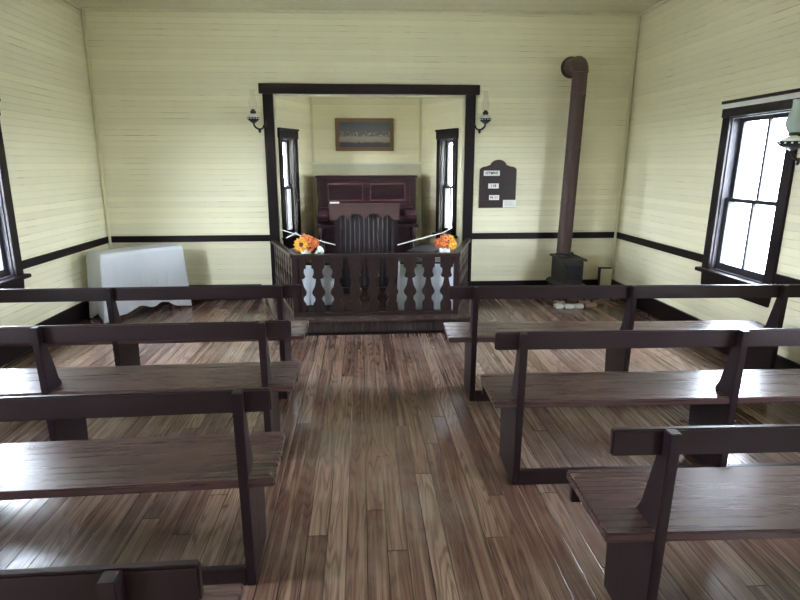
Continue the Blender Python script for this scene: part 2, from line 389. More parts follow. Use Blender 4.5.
struct(MB().prism([(XL-T, CT(XL-T)), (XR+T, CT(XR+T)), (XR+T, H+.12), (XL-T, H+.12)], YF-T, YB+T, 'y').build('ceiling', M['ceil']))
# closed entrance door behind the viewer
d = sempty('door_1')
mb = MB(MFr); mb.box(-0.6, 0.5, 0.03, 0.07, 0.0, 2.2)
mb.build('door_leaf', M['trimv'], d)
for x in (-0.48, 0.02):
    for z in (0.25, 1.15): MB(MFr).box(x, x+0.36, 0.018, 0.03, z, z+0.75).build('door_panel', M['pewend'], d, 0.006)
MB(MFr).lathe([(0.0,-0.03),(0.028,-0.03),(0.032,-0.005),(0.02,0.02),(0.001,0.025)], (-0.53,0.0,1.0), 14).build('door_knob', M['brass'], d)
mb = MB(MFr); mb.box(-0.72,-0.6,-0.025,-0.001,0,2.2); mb.box(0.5,0.62,-0.025,-0.001,0,2.2); mb.box(-0.74,0.64,-0.03,-0.001,2.2,2.32); mb.build('door_casing', M['trimv'], d)

for i, y in enumerate(WL): window('window_%d' % (i+1), ML, y, WW, WZ0, WZ1, blind=True)
for i, y in enumerate(WR): window('window_%d' % (i+4), MR, -y, WW, WZ0, WZ1, blind=True)

# bay behind the arch
BY0, BY1 = YB+T, 8.40
BLx0, BLx1, BRx0, BRx1 = -1.075, -0.677, 1.315, 0.848
def facet(p, q):     # interior face from p to q (left to right seen from inside)
    p = Vector((*p, 0)); q = Vector((*q, 0)); ex = (q-p).normalized(); ey = Vector((-ex.y, ex.x, 0)); return frame(p, ex, ey), (q-p).length
Fl, ll = facet((BLx0, BY0), (BLx1, BY1)); Fr, lr = facet((BRx1, BY1), (BRx0, BY0)); Fb, lb = facet((BLx1, BY1), (BRx1, BY1))
BH = 2.66; BW = 0.30; BZ0, BZ1 = 0.775, 2.03
sl, sr = 0.315, lr - 0.35
wall('wall_bay_left', Fl, -0.0, ll, DZ, BH, [(sl-BW/2, sl+BW/2, BZ0, BZ1)], M['baywall'])
wall('wall_bay_right', Fr, 0, lr+0.0, DZ, BH, [(sr-BW/2, sr+BW/2, BZ0, BZ1)], M['baywall'])
wall('wall_bay_back', Fb, 0, lb, DZ, BH, [], M['baywall'])
window('window_7', Fl, sl, BW, BZ0, BZ1, cw=0.075, stool=0.06, head=0.10)
window('window_8', Fr, sr, BW, BZ0, BZ1, cw=0.075, stool=0.06, head=0.10)
struct(MB().prism([(BLx0-.2, BY0), (BRx0+.2, BY0), (BRx1+.2, BY1+.2), (BLx1-.2, BY1+.2)], BH, BH+0.08, 'z').build('ceiling_bay', M['baywall']))
# bay corner beads
mb = MB(); mb.box(BLx1-0.012, BLx1+0.022, BY1-0.03, BY1-0.001, DZ, BH); struct(mb.build('trim_1', M['cornerbead'], None, 0.004))
mb = MB(); mb.box(BRx1-0.022, BRx1+0.012, BY1-0.03, BY1-0.001, DZ, BH); struct(mb.build('trim_2', M['cornerbead'], None, 0.004))
# arch casing
cas = sempty('trim_3')
MB().box(-1.165, OPX0+0.002, YB-0.03, YB-0.001, 0, OPZ+0.001).build('jamb', M['trimv'], cas, 0.003)
MB().box(OPX1-0.002, 1.42, YB-0.03, YB-0.001, 0, OPZ+0.001).build('jamb', M['trimv'], cas, 0.003)
MB().box(-1.205, 1.465, YB-0.045, YB-0.001, OPZ, 2.645).build('header', M['trim'], cas, 0.004)
mb = MB(); mb.box(OPX0, OPX0+0.012, YB, BY0, DZ, OPZ); mb.box(OPX1-0.012, OPX1, YB, BY0, DZ, OPZ); mb.box(OPX0+.012, OPX1-.012, YB, BY0, OPZ-0.012, OPZ)
mb.build('jamb_lining', M['cornerbead'], cas)
# chair rails, baseboards, corner beads
CR0, CR1 = 0.757, 0.836
def strip(name, parts, mat): 
    mb = MB()
    for p in parts: mb.box(*p)
    return struct(mb.build(name, mat, None, 0.003))
wco = WW/2 + 0.11 + 0.001
def side_spans(ws):
    ys = [YF]; 
    for w in sorted(ws): ys += [w-wco, w+wco]
    ys.append(YB); return [(ys[i], ys[i+1]) for i in range(0, len(ys), 2)]
strip('trim_4', [(XL+.001, XL+0.022, a, b-0.0, CR0, CR1) for a, b in side_spans(WL)], M['trim'])
strip('trim_5', [(XR-0.024, XR-.001, a, b, CR0, CR1) for a, b in side_spans(WR)], M['trim'])
strip('trim_6', [(XL+.023, -1.166, YB-0.022, YB-.001, CR0, CR1)], M['trim'])
strip('trim_7', [(1.421, XR-.023, YB-0.022, YB-.001, CR0, CR1)], M['trim'])
strip('baseboard_left', [(XL+.001, XL+0.022, YF, YB, 0, 0.2)], M['trim'])
strip('baseboard_right', [(XR-0.040, XR-.001, YF, YB, 0, 0.2)], M['trim'])
strip('baseboard_back', [(XL+.023, -1.31, YB-0.022, YB-.001, 0, 0.2), (1.421, XR-.045, YB-0.022, YB-.001, 0, 0.2)], M['trim'])
struct(MB().box(XL+.0225, XL+.05, YB-0.05, YB-0.023, 0, H-0.03).build('trim_8', M['cornerbead'], None, 0.006))
struct(MB(MR).box(-YB+0.023, -YB+0.05, -0.05, -0.0225, 0, H-0.03).build('trim_9', M['cornerbead'], None, 0.006))
struct(MB().prism([(XL+.001, CT(XL)-.03), (XR+.05, CT(XR)-.03), (XR+.05, CT(XR)-.001), (XL+.001, CT(XL)-.001)], YB-0.03, YB-.001, 'y').build('trim_10', M['cornerbead'], None, 0.003))
strip('trim_11', [(XL+.001, XL+.03, YF, YB-.031, H-0.06, H-.03)], M['cornerbead'])
struct(MB(MR).box(-YB+.031, -YF, -0.03, -.001, H-0.02, H+0.01).build('trim_12', M['cornerbead'], None, 0.003))

# chancel platform
PF = 5.65
poly = [(-0.885, PF), (1.125, PF), (1.415, YB-.001), (-1.30, YB-.001)]
pl = sempty('chancel_platform')
def inset(p, d):
    cx, cy = 0.13, 6.6
    return [(x - d*(1 if x > cx else -1), y - (d if y > 7 else -d) * (0 if y > 7 else 1)) for x, y in p]
MB().prism(inset(poly, 0.03), 0.0, DZ-0.03, 'z').build('riser', M['bead'], pl)
MB().prism(poly, DZ-0.03, DZ, 'z').build('deck', M['deck'], pl, 0.006)
MB().prism([(OPX0-0.01, YB-.001), (OPX1+.01, YB-.001), (BRx0+.05, BY0+.05), (BRx1+0.05, BY1+.05), (BLx1-.05, BY1+.05), (BLx0-.05, BY0+.05)], DZ-0.1, DZ, 'z').build('bay_deck', M['deck'], pl)
ip = inset(poly, 0.03)
MB().box(ip[0][0], ip[1][0], PF+0.012, PF+0.0299, 0, 0.03).build('base_moulding', M['trim'], pl, 0.004)

# ------------------------------------------------------------------ balustrade
bal = thing('altar_balustrade', 'dark brown altar rail with flat sawn vase-shaped balusters on the chancel platform', 'railing', (0.14, 5.8, DZ))
def bal_ob(mb, name, mat, bevel=0.0):
    o = mb.build(name, M[mat], bal, bevel); o.matrix_parent_inverse = Matrix.Translation(-Vector(bal.location)); return o
gp = [(0.0,.037),(0.075,.035),(0.10,.038),(0.13,.056),(0.15,.061),(0.175,.055),(0.20,.034),(0.225,.028),(0.25,.036),(0.29,.056),(0.34,.067),(0.375,.071),(0.379,.052),(0.40,.035),(0.42,.046),(0.45,.052),(0.485,.046),(0.49,.030),(0.60,.028)]
def baluster_outline(half, z0, z1, tilt=0.0, left=True, right=True):
    n = 1.0
    pts = []
    H0 = z1 - z0
    for z, g in gp: pts.append(((half - g) if right else half, z0 + z/0.60*H0))
    l = [(-(half - g) if left else -half, z0 + z/0.60*H0) for z, g in gp]
    return pts + l[::-1]
A = Vector((-0.715, 5.785, 0)); B = Vector((0.995, 5.785, 0)); Lw = Vector((-1.115, YB-0.035, 0)); Rw = Vector((1.365, YB-0.035, 0))
ZT, ZTW = 0.815, 0.775
zb0 = DZ+0.035
# front
x0 = -0.55 - 0.1005 + 0.0; sp = 0.189
for i in range(9):
    xc = -0.6445 + i*sp
    mb = MB(Matrix.Translation((xc, 5.81, 0))); mb.prism(baluster_outline(sp/2, zb0, ZT-0.04), -0.011, 0.011, 'y'); bal_ob(mb, 'baluster', 'bal')
MBx = MB(); MBx.box(A.x-0.005, B.x+0.005, 5.775, 5.85, ZT-0.04, ZT); bal_ob(MBx, 'top_rail', 'balrail', 0.006)
MBx = MB(); MBx.box(A.x, B.x, 5.785, 5.84, DZ, zb0); bal_ob(MBx, 'bottom_rail', 'balrail', 0.004)
for x in (A.x+.026, B.x-.026):
    MBx = MB(); MBx.box(x-0.026, x+0.026, 5.788, 5.84, zb0, ZT-0.04); bal_ob(MBx, 'corner_post', 'bal', 0.003)
def side(P, Q):
    ex = (Q-P); Ln = ex.length; ex.normalize(); fr = frame(P, ex, (-ex.y, ex.x, 0))
    dz = (ZTW-ZT)/Ln
    fr2 = fr.copy(); 
    def shear(o, z0, z1):  # rail slightly falling to the wall
        pass
    mb = MB(fr); 
    vs = [(0.03, ZT-0.04), (Ln, ZTW-0.04), (Ln, ZTW), (0.03, ZT)]
    mb.prism(vs, -0.035, 0.035, 'y'); bal_ob(mb, 'top_rail', 'balrail', 0.005)
    mb = MB(fr); mb.box(0.03, Ln, -0.022, 0.022, DZ, zb0); bal_ob(mb, 'bottom_rail', 'balrail', 0.004)
    n = 8; s_ = (Ln-0.08)/n
    for i in range(n):
        c = 0.05 + s_*(i+.5)
        mb = MB(fr @ Matrix.Translation((c, 0, 0))); mb.prism(baluster_outline(s_/2, zb0, ZT-0.04+dz*c), -0.011, 0.011, 'y'); bal_ob(mb, 'baluster', 'bal')
side(A+Vector((0.02,0.04,0)), Lw); side(B+Vector((-0.02,0.04,0)), Rw)

# ------------------------------------------------------------------ pews
def pew(loc, rz, sg, length, sups, label, over=0.0):
    """origin: floor below the front corner of the aisle end; sg=+1 pew runs to +x, -1 to -x; viewer side is -y"""
    r = thing('pew', label, 'pew', (loc[0], loc[1], 0), rz, 'dark painted pews either side of the aisle')
    def bx(mb, a, b, *k):
        x0, x1 = sorted((sg*a, sg*b)); mb.box(x0, x1, *k); return mb
    S0, S1 = 0.458, 0.495
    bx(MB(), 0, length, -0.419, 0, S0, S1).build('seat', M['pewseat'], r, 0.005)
    bx(MB(), 0.012, length-0.012, -0.045, -0.02, S0-0.085, S0).build('seat_apron', M['pew'], r, 0.003)
    bx(MB(), 0.0, length+over, -0.402, -0.374, 0.783-0.012, 0.865).build('back_rail', M['pew'], r, 0.006)
    prof = [(-0.07, 0.0), (-0.047, S0), (-0.27, S0), (-0.27, S1+0.004), (-0.30, S1+0.05), (-0.402, 0.868), (-0.446, 0.868), (-0.425, S1-0.01), (-0.405, 0.0)]
    for c in sups:
        mb = MB(); a, b = sorted((sg*(c-0.019), sg*(c+0.019))); 
        mb.prism(prof, a, b, 'x'); mb.build('support', M['pewend'], r, 0.003)
    for a, b in zip(sups, sups[1:]):
        bx(MB(), a+0.02, b-0.02, -0.405, -0.37, 0.0, 0.082).build('foot_runner', M['pew'], r, 0.003)
    return r
pew((-0.435, 4.44), math.radians(0.3), -1, 2.62, [0.16, 1.33, 2.48], 'dark brown wooden pew in the front row left of the aisle')
pew((-0.405, 3.47), math.radians(0.8), -1, 2.65, [0.155, 1.33, 2.50], 'dark brown wooden pew left of the aisle, second row from the front')
pew((-0.372, 2.485), math.radians(1.6), -1, 2.65, [0.12, 1.33, 2.50], 'dark brown wooden pew left of the aisle, third row from the front')
pew((-0.367, 1.49), math.radians(0.8), -1, 2.65, [0.175, 1.36, 2.50], 'dark brown wooden pew left of the aisle, cut off by the bottom edge')
pew((0.624, 4.31), math.radians(-2.6), 1, 2.47, [0.185, 1.305, 2.385], 'dark brown wooden pew in the front row right of the aisle', 0.10)
pew((0.682, 3.165), math.radians(-1.4), 1, 2.46, [0.14, 1.285, 2.31], 'dark brown wooden pew right of the aisle, second row from the front')
pew((0.812, 2.055), math.radians(-1.6), 1, 2.38, [0.185, 1.24, 2.25], 'dark brown wooden pew right of the aisle, nearest the viewer')

# ------------------------------------------------------------------ piano
PX0, PX1, PYF, PYB = -0.60, 0.745, 7.98, 8.33
pn = thing('upright_piano', 'old dark mahogany upright piano against the bay wall behind the pulpit', 'piano', (0.07, 8.15, DZ))
inv = Matrix.Translation(-Vector(pn.location))
def P_(mb, name, mat, bevel=0.0, smooth=False, par=pn):
    o = mb.build(name, M[mat], par, bevel, smooth); o.matrix_parent_inverse = Matrix.Translation(-Vector(pn.location)); return o
P_(MB().box(PX0-0.02, PX1+0.02, PYF-0.04, PYB, 1.525, 1.555), 'lid', 'piano', 0.006)
mb = MB(); mb.box(PX0, PX0+0.035, PYF, PYB, DZ, 1.525); mb.box(PX1-0.035, PX1, PYF, PYB, DZ, 1.525); mb.box(PX0+.035, PX1-.035, PYF+0.03, PYB, DZ, 1.525)
P_(mb, 'case', 'piano', 0.003)
mb = MB()
fy0, fy1 = PYF, PYF+0.03
zA, zB = 1.135, 1.52
mb.box(PX0+.035, PX0+0.15, fy0, fy1, zA, zB); mb.box(PX1-0.15, PX1-.035, fy0, fy1, zA, zB)
mb.box(PX0+.15, PX1-.15, fy0, fy1, zA, 1.225); mb.box(PX0+.15, PX1-.15, fy0, fy1, 1.445, zB)
xm = (PX0+PX1)/2; mb.box(xm-0.055, xm+0.055, fy0, fy1, 1.225, 1.445)
P_(mb, 'front_frame', 'piano', 0.003)
for a, b in ((PX0+.155, xm-.06), (xm+.06, PX1-.155)):
    P_(MB().box(a, b, fy0+0.022, fy1+0.002, 1.23, 1.44), 'panel', 'pianopanel', 0.004)
    mb = MB(); e_ = 0.014
    mb.box(a-e_, b+e_, fy0-0.008, fy0-.0005, 1.44-e_*.3, 1.44+e_); mb.box(a-e_, b+e_, fy0-0.008, fy0-.0005, 1.23-e_, 1.23+e_*.3)
    mb.box(a-e_, a+e_*.3, fy0-0.008, fy0-.0005, 1.234, 1.436); mb.box(b-e_*.3, b+e_, fy0-0.008, fy0-.0005, 1.234, 1.436)
    P_(mb, 'moulding', 'pianohi', 0.002)
for x in (PX0+0.07, PX1-0.07): P_(MB().box(x-0.012, x+0.012, fy0-0.012, fy0, 1.16, 1.49), 'pilaster', 'piano', 0.004)
P_(MB().box(PX0+.035, PX1-.035, PYF-0.10, PYF+.01, 1.10, 1.135), 'music_shelf', 'piano', 0.006)
# scrolled arms
for s_, x in ((1, PX0+0.015), (-1, PX1-0.015)):
    a, b = sorted((x, x+s_*0.145))
    pr = [(PYF, 0.93), (PYF, 1.12), (PYF-0.08, 1.10)] + [(PYF-0.30+0.055*math.cos(t), 1.0+0.055*math.sin(t)) for t in [math.radians(q) for q in (75, 110, 145, 180, 215, 250, 270)]]
    P_(MB().prism(pr, a, b, 'x'), 'arm', 'piano', 0.006)
P_(MB().box(PX0+0.16, PX1-0.16, PYF-0.30, PYF, 0.945, 1.01), 'fallboard', 'pianopanel', 0.01)
P_(MB().box(PX0, PX1, PYF-0.36, PYF, 0.885, 0.93), 'key_bed', 'piano', 0.008)
for x in (PX0+0.07, PX1-0.07):
    z = 0.67
    prof = [(0.036, 0.0), (0.036, 0.05), (0.02, 0.07), (0.032, 0.12), (0.036, 0.2), (0.024, 0.27), (0.034, 0.285), (0.022, 0.31), (0.036, 0.36), (0.03, 0.42), (0.02, 0.46), (0.034, 0.485), (0.02, 0.51), (0.030, 0.54), (0.036, 0.60), (0.036, 0.665)]
    P_(MB().lathe(prof, (x, PYF-0.30, DZ+0.05), 20), 'leg', 'piano', 0, True)
    P_(MB().box(x-0.045, x+0.045, PYF-0.36, PYF, DZ, DZ+0.05), 'toe_block', 'piano', 0.006)
P_(MB().box(PX0+.035, PX1-.035, PYF, PYF+0.029, 0.30, 0.86), 'lower_panel', 'pianopanel', 0.004)

# ------------------------------------------------------------------ pulpit
PY = 6.78
pu = thing('pulpit', 'dark board-fronted pulpit with a scalloped desk edge in front of the piano', 'pulpit', (0.05, PY+0.2, DZ))
def U_(mb, name, mat, bevel=0.0):
    o = mb.build(name, M[mat], pu, bevel); o.matrix_parent_inverse = Matrix.Translation(-Vector(pu.location)); return o
U_(MB().box(-0.27, 0.385, PY+0.06, PY+0.36, DZ+0.08, 1.19), 'body', 'pulpit')
for a, b in ((-0.325, -0.268), (0.375, 0.43)): U_(MB().box(a, b, PY+0.012, PY+0.38, DZ, 1.19), 'stile', 'pewend', 0.004)
U_(MB().box(-0.268, 0.375, PY+0.015, PY+0.37, DZ, DZ+0.08), 'plinth', 'pewend', 0.004)
sc = []
xa, xb, zt, zl = -0.375, 0.44, 1.242, 1.07
n = 48
def scal(t):
    # flat at both ends, then two small arches either side of two broad ones
    segs = [(0.0, 0.11, 0), (0.11, 0.25, 1), (0.25, 0.50, 1), (0.50, 0.76, 1), (0.76, 0.90, 1), (0.90, 1.0, 0)]
    for a, b, k in segs:
        if a <= t <= b: return (0.072 if b-a > .2 else 0.055)*k*abs(math.sin(PI*(t-a)/(b-a)))**0.7
    return 0
pts = [(xa + (xb-xa)*i/n, zl + scal(i/n)) for i in range(n+1)] + [(xb, zt), (xa, zt)]
U_(MB().prism(pts, PY-0.012, PY+0.010, 'y'), 'scalloped_apron', 'pulpittop')
U_(MB().prism([(PY-0.03, 1.242), (PY+0.42, 1.225), (PY+0.42, 1.20), (PY+.0105, 1.20), (PY+.0105, 1.241), (PY-0.03, 1.2415)][:1] + [(PY-0.03, 1.262), (PY+0.42, 1.235), (PY+0.42, 1.192), (PY+.011, 1.192), (PY+.011, 1.243)], xa-0.01, xb+0.01, 'x'), 'desk_top', 'pulpittop', 0.002)
tag(MB().box(-0.055, 0.055, -0.03, 0.03, 0, 0.018).build('folded_paper', M['paper'], None, 0.004, loc=(-0.315, PY+0.02, 1.2595)), 'small white folded paper lying on the left end of the pulpit desk', 'paper')

# ------------------------------------------------------------------ ledge and picture
lg_ = thing('wall_ledge', 'narrow cream ledge across the bay wall between the piano and the picture', 'shelf', (0.08, BY1, 1.70))
MB().box(-0.80, 0.805, -0.10, -.001, 0.005, 0.03).build('shelf_board', M['white'], lg_, 0.004)
MB().box(-0.745, 0.755, -0.022, -.001, -0.26, 0.0045).build('backing_board', M['cornerbead'], lg_, 0.003)
pc = thing('framed_picture', 'small framed old print in a worn gilt frame on the bay wall above the piano', 'picture', (0.057, BY1-0.002, 2.11), 0)
for (a, b, c, d_) in ((-0.41, 0.41, 0.175, 0.222), (-0.41, 0.41, -0.222, -0.175), (-0.41, -0.363, -0.175, 0.175), (0.363, 0.41, -0.175, 0.175)):
    pass
mb = MB()
for (a, b, c, d_) in ((-0.41, 0.41, 0.18, 0.222), (-0.41, 0.41, -0.222, -0.18), (-0.41, -0.368, -0.18, 0.18), (0.368, 0.41, -0.18, 0.18)): mb.box(a, b, -0.035, 0, c, d_)
mb.build('frame', M['gold'], pc, 0.006)
mb = MB()
for (a, b, c, d_) in ((-0.37, 0.37, 0.17, 0.182), (-0.37, 0.37, -0.182, -0.17), (-0.37, -0.356, -0.17, 0.17), (0.356, 0.37, -0.17, 0.17)): mb.box(a, b, -0.04, -0.02, c, d_)
mb.build('inner_slip', M['gold'], pc, 0.002)
MB().box(-0.366, 0.366, -0.02, -0.004, -0.178, 0.178).build('print', M['picture'], pc)

# ------------------------------------------------------------------ oil lamps
def oil_lamp(loc, side_dir, label, glass='chim', s=0.70, arm_to=None):
    """side_dir: unit vector from the lamp towards its bracket plate"""
    r = thing('oil_lamp', label, 'lamp', loc, 0, 'wall bracket oil lamps')
    dx, dy = side_dir
    z0 = 0.0
    def bld(mb, nm, mt, sm=True, par=r): return mb.build(nm, M[mt], par, 0, sm)
    bld(MB().lathe([(0.012,-0.035),(0.02,-0.03),(0.05*s,-0.02),(0.093*s,0.004),(0.108*s,0.030),(0.104*s,0.032),(0.086*s,0.008),(0.045*s,-0.01),(0.012,-0.012)], n=28, cap=True), 'bracket_cup', 'blackiron')
    for i in range(14):
        t = 2*PI*i/14; bld(MB().lathe([(0.001,-.006),(0.008,-0.004),(0.008,0.006),(0.001,.01)], (0.103*s*math.cos(t), 0.103*s*math.sin(t), 0.018), 6), 'cup_stud', 'milk')
    f = bld(MB().lathe([(0.02,-0.008),(0.07*s,0.004),(0.088*s,0.028),(0.08*s,0.05),(0.04*s,0.066),(0.02,0.075)], n=28), 'font', 'milk')
    bld(MB().lathe([(0.02,0.072),(0.03,0.078),(0.036,0.09),(0.034,0.10),(0.022,0.112),(0.016,0.125)], n=20), 'burner', 'iron')
    for t in range(1): pass
    pr = [(0.030,0.10),(0.036,0.115),(0.047,0.15),(0.050,0.175),(0.044,0.215),(0.032,0.26),(0.026,0.30),(0.027,0.335),(0.029,0.345)]
    if s > 0.9: pr = [(a*1.35, b*0.95) for a, b in pr]
    bld(MB().lathe(pr, n=24, cap=False), 'chimney', glass)
    L_ = arm_to
    P = [(0,0,-0.03), (0.004*dx,0.004*dy,-0.06), (0.03*dx,0.03*dy,-0.085), (L_*.45*dx, L_*.45*dy,-0.105), (L_*.7*dx, L_*.7*dy,-0.085), (L_*.8*dx, L_*.8*dy,-0.05), (L_*dx, L_*dy,-0.035)]
    bld(MB().tube(P, [0.011,0.011,0.012,0.011,0.010,0.009,0.012], 10), 'bracket_arm', 'blackiron')
    q = Vector((dx, dy, 0)); m_ = frame((L_*dx, L_*dy, -0.035), (-dy, dx, 0), (dx, dy, 0))
    MB(m_).box(-0.018, 0.018, -0.006, 0.004, -0.05, 0.05).build('wall_plate', M['blackiron'], r, 0.004)
    bld(MB().lathe([(0.001,-0.03),(0.013,-0.02),(0.017,0),(0.013,0.02),(0.001,0.03)], (L_*.45*dx, L_*.45*dy, -0.115), 12), 'arm_knob', 'blackiron')
    return r
v = Vector((0.11, 0.13)); 
oil_lamp((-1.262, 7.20, 2.215), tuple(Vector((0.128, 0.122)).normalized()), 'glass-chimney oil lamp on a black bracket left of the chancel opening', arm_to=Vector((0.128,0.122)).length)
oil_lamp((1.518, 7.20, 2.215), tuple(Vector((-0.128, 0.122)).normalized()), 'glass-chimney oil lamp on a black bracket between the chancel opening and the hymn board', arm_to=Vector((0.128,0.122)).length)
oil_lamp((3.215, 4.225, 1.835), tuple(Vector((0.139, 0.0)).normalized()), 'larger oil lamp with studded black cup beside the right wall window, cut by the edge', glass='frost', s=0.97, arm_to=0.139)

# ------------------------------------------------------------------ hymn board
hb = thing('hymn_board', 'dark wooden hymn board with scalloped top hanging right of the chancel opening', 'board', (1.735, YB, 1.16))
w = 0.235
top = 0.545
arc = [(w, 0.02), (w, 0.47)]
for k in range(9): t = PI/2*k/8; arc.append((w-0.075+0.075*math.cos(t), 0.47+0.045*math.sin(t)))
for k in range(1, 13): t = PI*k/13; arc.append((0.105*math.cos(t), 0.515+0.085*math.sin(t)))
for k in range(9): t = PI/2*(1-k/8); arc.append((-(w-0.075+0.075*math.cos(t)), 0.47+0.045*math.sin(t)))
arc += [(-w, 0.02), (-w-0.004, 0.0), (w+0.004, 0.0)]
MB().prism(arc, -0.022, 0, 'y').build('back_board', M['board'], hb, 0.0)
for z in (0.086, 0.231, 0.389): MB().box(-w+.02, w-.02, -0.032, -0.022, z, z+0.012).build('card_ledge', M['board'], hb, 0.002)
def text_mesh(txt, size, mat, parent, loc, bold=0.0):
    cu = bpy.data.curves.new('t', 'FONT'); cu.body = txt; cu.size = size; cu.align_x = 'CENTER'; cu.align_y = 'CENTER'; cu.extrude = 0.0006; cu.offset = bold; cu.resolution_u = 3
    o = bpy.data.objects.new('t', cu); C.objects.link(o); dg = bpy.context.evaluated_depsgraph_get()
    me = bpy.data.meshes.new_from_object(o.evaluated_get(dg)); bpy.data.objects.remove(o)
    for v_ in me.vertices: x, y, z = v_.co; v_.co = (x, -z, y)
    me.materials.clear(); me.materials.append(mat)
    q = bpy.data.objects.new('lettering', me); C.objects.link(q); q.parent = parent; q.location = loc; return q
for (xc, zc, cw_, chh, tx, lab) in ((-0.085, 0.434, 0.205, 0.064, 'HYMNS', 'white lettered card, widest of the three in the top slot of the hymn board'),
                               (-0.058, 0.275, 0.135, 0.062, '118', 'small white number card in the middle slot of the hymn board'),
                               (-0.045, 0.130, 0.130, 0.062, 'N 11', 'small white number card in the lowest slot of the hymn board')):
    cd = MB().box(-cw_/2, cw_/2, -0.003, 0, -chh/2, chh/2).build('number_card', M['paper'], None, 0, loc=(1.735+xc, YB-0.0265, 1.16+zc))
    tag(cd, lab, 'card', 'cards on the hymn board')
    text_mesh(tx, 0.048, M['ink'], cd, (0, -0.0035, 0), 0.001)
nt_ = MB().box(-0.085, 0.085, -0.002, 0, -0.048, 0.048).build('notice_card', M['paper'], None, 0, loc=(1.735+0.155, YB-0.0365, 1.16+0.052))
tag(nt_, 'white printed notice card overlapping the bottom right corner of the hymn board', 'card')
mb = MB()
for k in range(5): mb.box(-0.065, 0.065 - 0.03*(k % 2), -0.0028, -0.002, 0.03-k*0.014, 0.034-k*0.014)
mb.build('printed_lines', M['greyink'], nt_)

# ------------------------------------------------------------------ stove
SZ = 0.0
st = thing('wood_stove', 'small cast iron box stove on legs standing on bricks in the right corner', 'stove', (2.575, 6.97, 0), 0.0)
bw, bd0, bd1 = 0.125, -0.22, 0.24
bz0, bz1 = 0.27, 0.555
mb = MB(); mb.box(-bw, bw, bd0, bd1, bz0, bz1); mb.build('fire_box', M['iron'], st, 0.012)
MB().box(-bw-0.03, bw+0.03, bd0-0.04, bd1+0.02, bz1, bz1+0.022).build('top_plate', M['iron'], st, 0.006)
MB().prism([(-bw-0.02, bz0), (bw+0.02, bz0), (bw+0.06, bz0-0.035), (bw+0.05, bz0-0.055), (-bw-0.05, bz0-0.055), (-bw-0.06, bz0-0.035)], bd0-0.1, bd1+0.03, 'y').build('hearth_plate', M['iron'], st, 0.006)
dr = MB().box(-0.095, 0.095, bd0-0.02, bd0, bz0+0.05, bz1-0.05).build('door', M['blackiron'], st, 0.006)
MB().tube([(0.07, bd0-0.02, 0.41), (0.07, bd0-0.05, 0.41), (0.03, bd0-0.055, 0.41)], 0.007, 8).build('handle', M['iron'], dr)
for z in (bz0+0.09, bz0+0.15, bz0+0.21):
    for a_ in (-bw-0.008, bw): MB().box(a_, a_+0.008, bd0+0.03, bd1-0.03, z-0.012, z+0.012).build('side_rib', M['iron'], st, 0.003)
for x in (-1, 1):
    for y in (bd0-0.02, bd1-0.04):
        X0 = x*(bw+0.0)
        MB().tube([(X0, y, bz0-0.05), (X0+x*0.03, y, 0.17), (X0+x*0.015, y, 0.11), (X0+x*0.035, y, 0.066)], [0.026, 0.02, 0.014, 0.02], 10).build('leg', M['iron'], st, 0, True)
MB().lathe([(0.1,0),(0.1,0.03),(0.09,0.035)], (-0.04, 0.06, bz1+0.02), 24).build('flue_collar', M['iron'], st, 0, True)
MB().tube([(0.11, 0.16, bz1+0.02), (0.11, 0.16, bz1+0.05)], [0.012, 0.016], 8).build('damper_knob', M['iron'], st)
# pipe
co = Vector((2.535, 7.03, 0))
px, py = co.x, co.y
PZ = 2.86; R_ = 0.088
sp_ = thing('stove_pipe', 'tall brown stove pipe rising from the box stove and elbowing into the wall', 'stovepipe', (px, py, bz1+0.061))
z0_ = bz1+0.061; LN = 0.06            # the pipe leans right as it rises
base = Vector((0, 0, 0))
MB().tube([(0,0,0.0), (LN,0,PZ-0.11-z0_)], R_, 32).build('pipe', M['pipe'], sp_, 0, True)
el = []
rad = 0.11
for k in range(7):
    t = PI/2*k/6; el.append((LN, rad*(1-math.cos(t)), PZ-0.11-z0_+rad*math.sin(t)))
MB().tube(el + [(LN, YB-py-0.012, PZ-z0_)], R_+0.008, 32).build('elbow', M['pipe'], sp_, 0, True)
for z in (0.62, 1.25, 1.88): MB().lathe([(R_+.001,-0.008),(R_+0.005,-0.004),(R_+0.005,0.004),(R_+.001,0.008)], (LN*z/2.1,0,z), 32, cap=False).build('seam_ring', M['pipe'], sp_, 0, True)
mm = frame((0, YB-py-0.014, PZ-z0_), (1,0,0), (0,0,-1)); 
mb = MB(Matrix.Translation((LN, YB-py-0.001, PZ-z0_)) @ Matrix.Rotation(PI/2, 4, 'X')); mb.lathe([(0.128,0),(0.128,0.008),(0.1,0.014)], n=32); mb.build('wall_collar', M['pipe'], sp_, 0, True)

# bricks and hearth
random.seed(3)
for i, (x, y, rz, w_, d_, mt, lb) in enumerate(((2.375, 6.63, 6, .10, .09, 'stone', 'white'), (2.495, 6.61, -9, .105, .09, 'stone', 'white'), (2.61, 6.61, 4, .11, .09, 'stone', 'white'), (2.78, 6.66, -3, .14, .09, 'stone2', 'tan'), (2.94, 6.80, 5, .12, .09, 'stone2', 'tan'))):
    o = MB().box(-w_/2, w_/2, -d_/2, d_/2, 0, 0.045).build('brick', M[mt], None, 0.008, loc=(x, y, 0)); o.rotation_euler = (0,0,math.radians(rz))
    tag(o, {'0': 'leftmost whitish brick on the floor in front of the stove', '1': 'whitish brick on the floor before the stove, second from left', '2': 'rightmost whitish brick on the floor before the stove', '3': 'tan brick on the floor before the stove, next to the whitish ones', '4': 'tan brick on the floor before the stove, farthest right'}[str(i)], 'brick', 'loose bricks before the stove')
rot = Matrix.Identity(3)
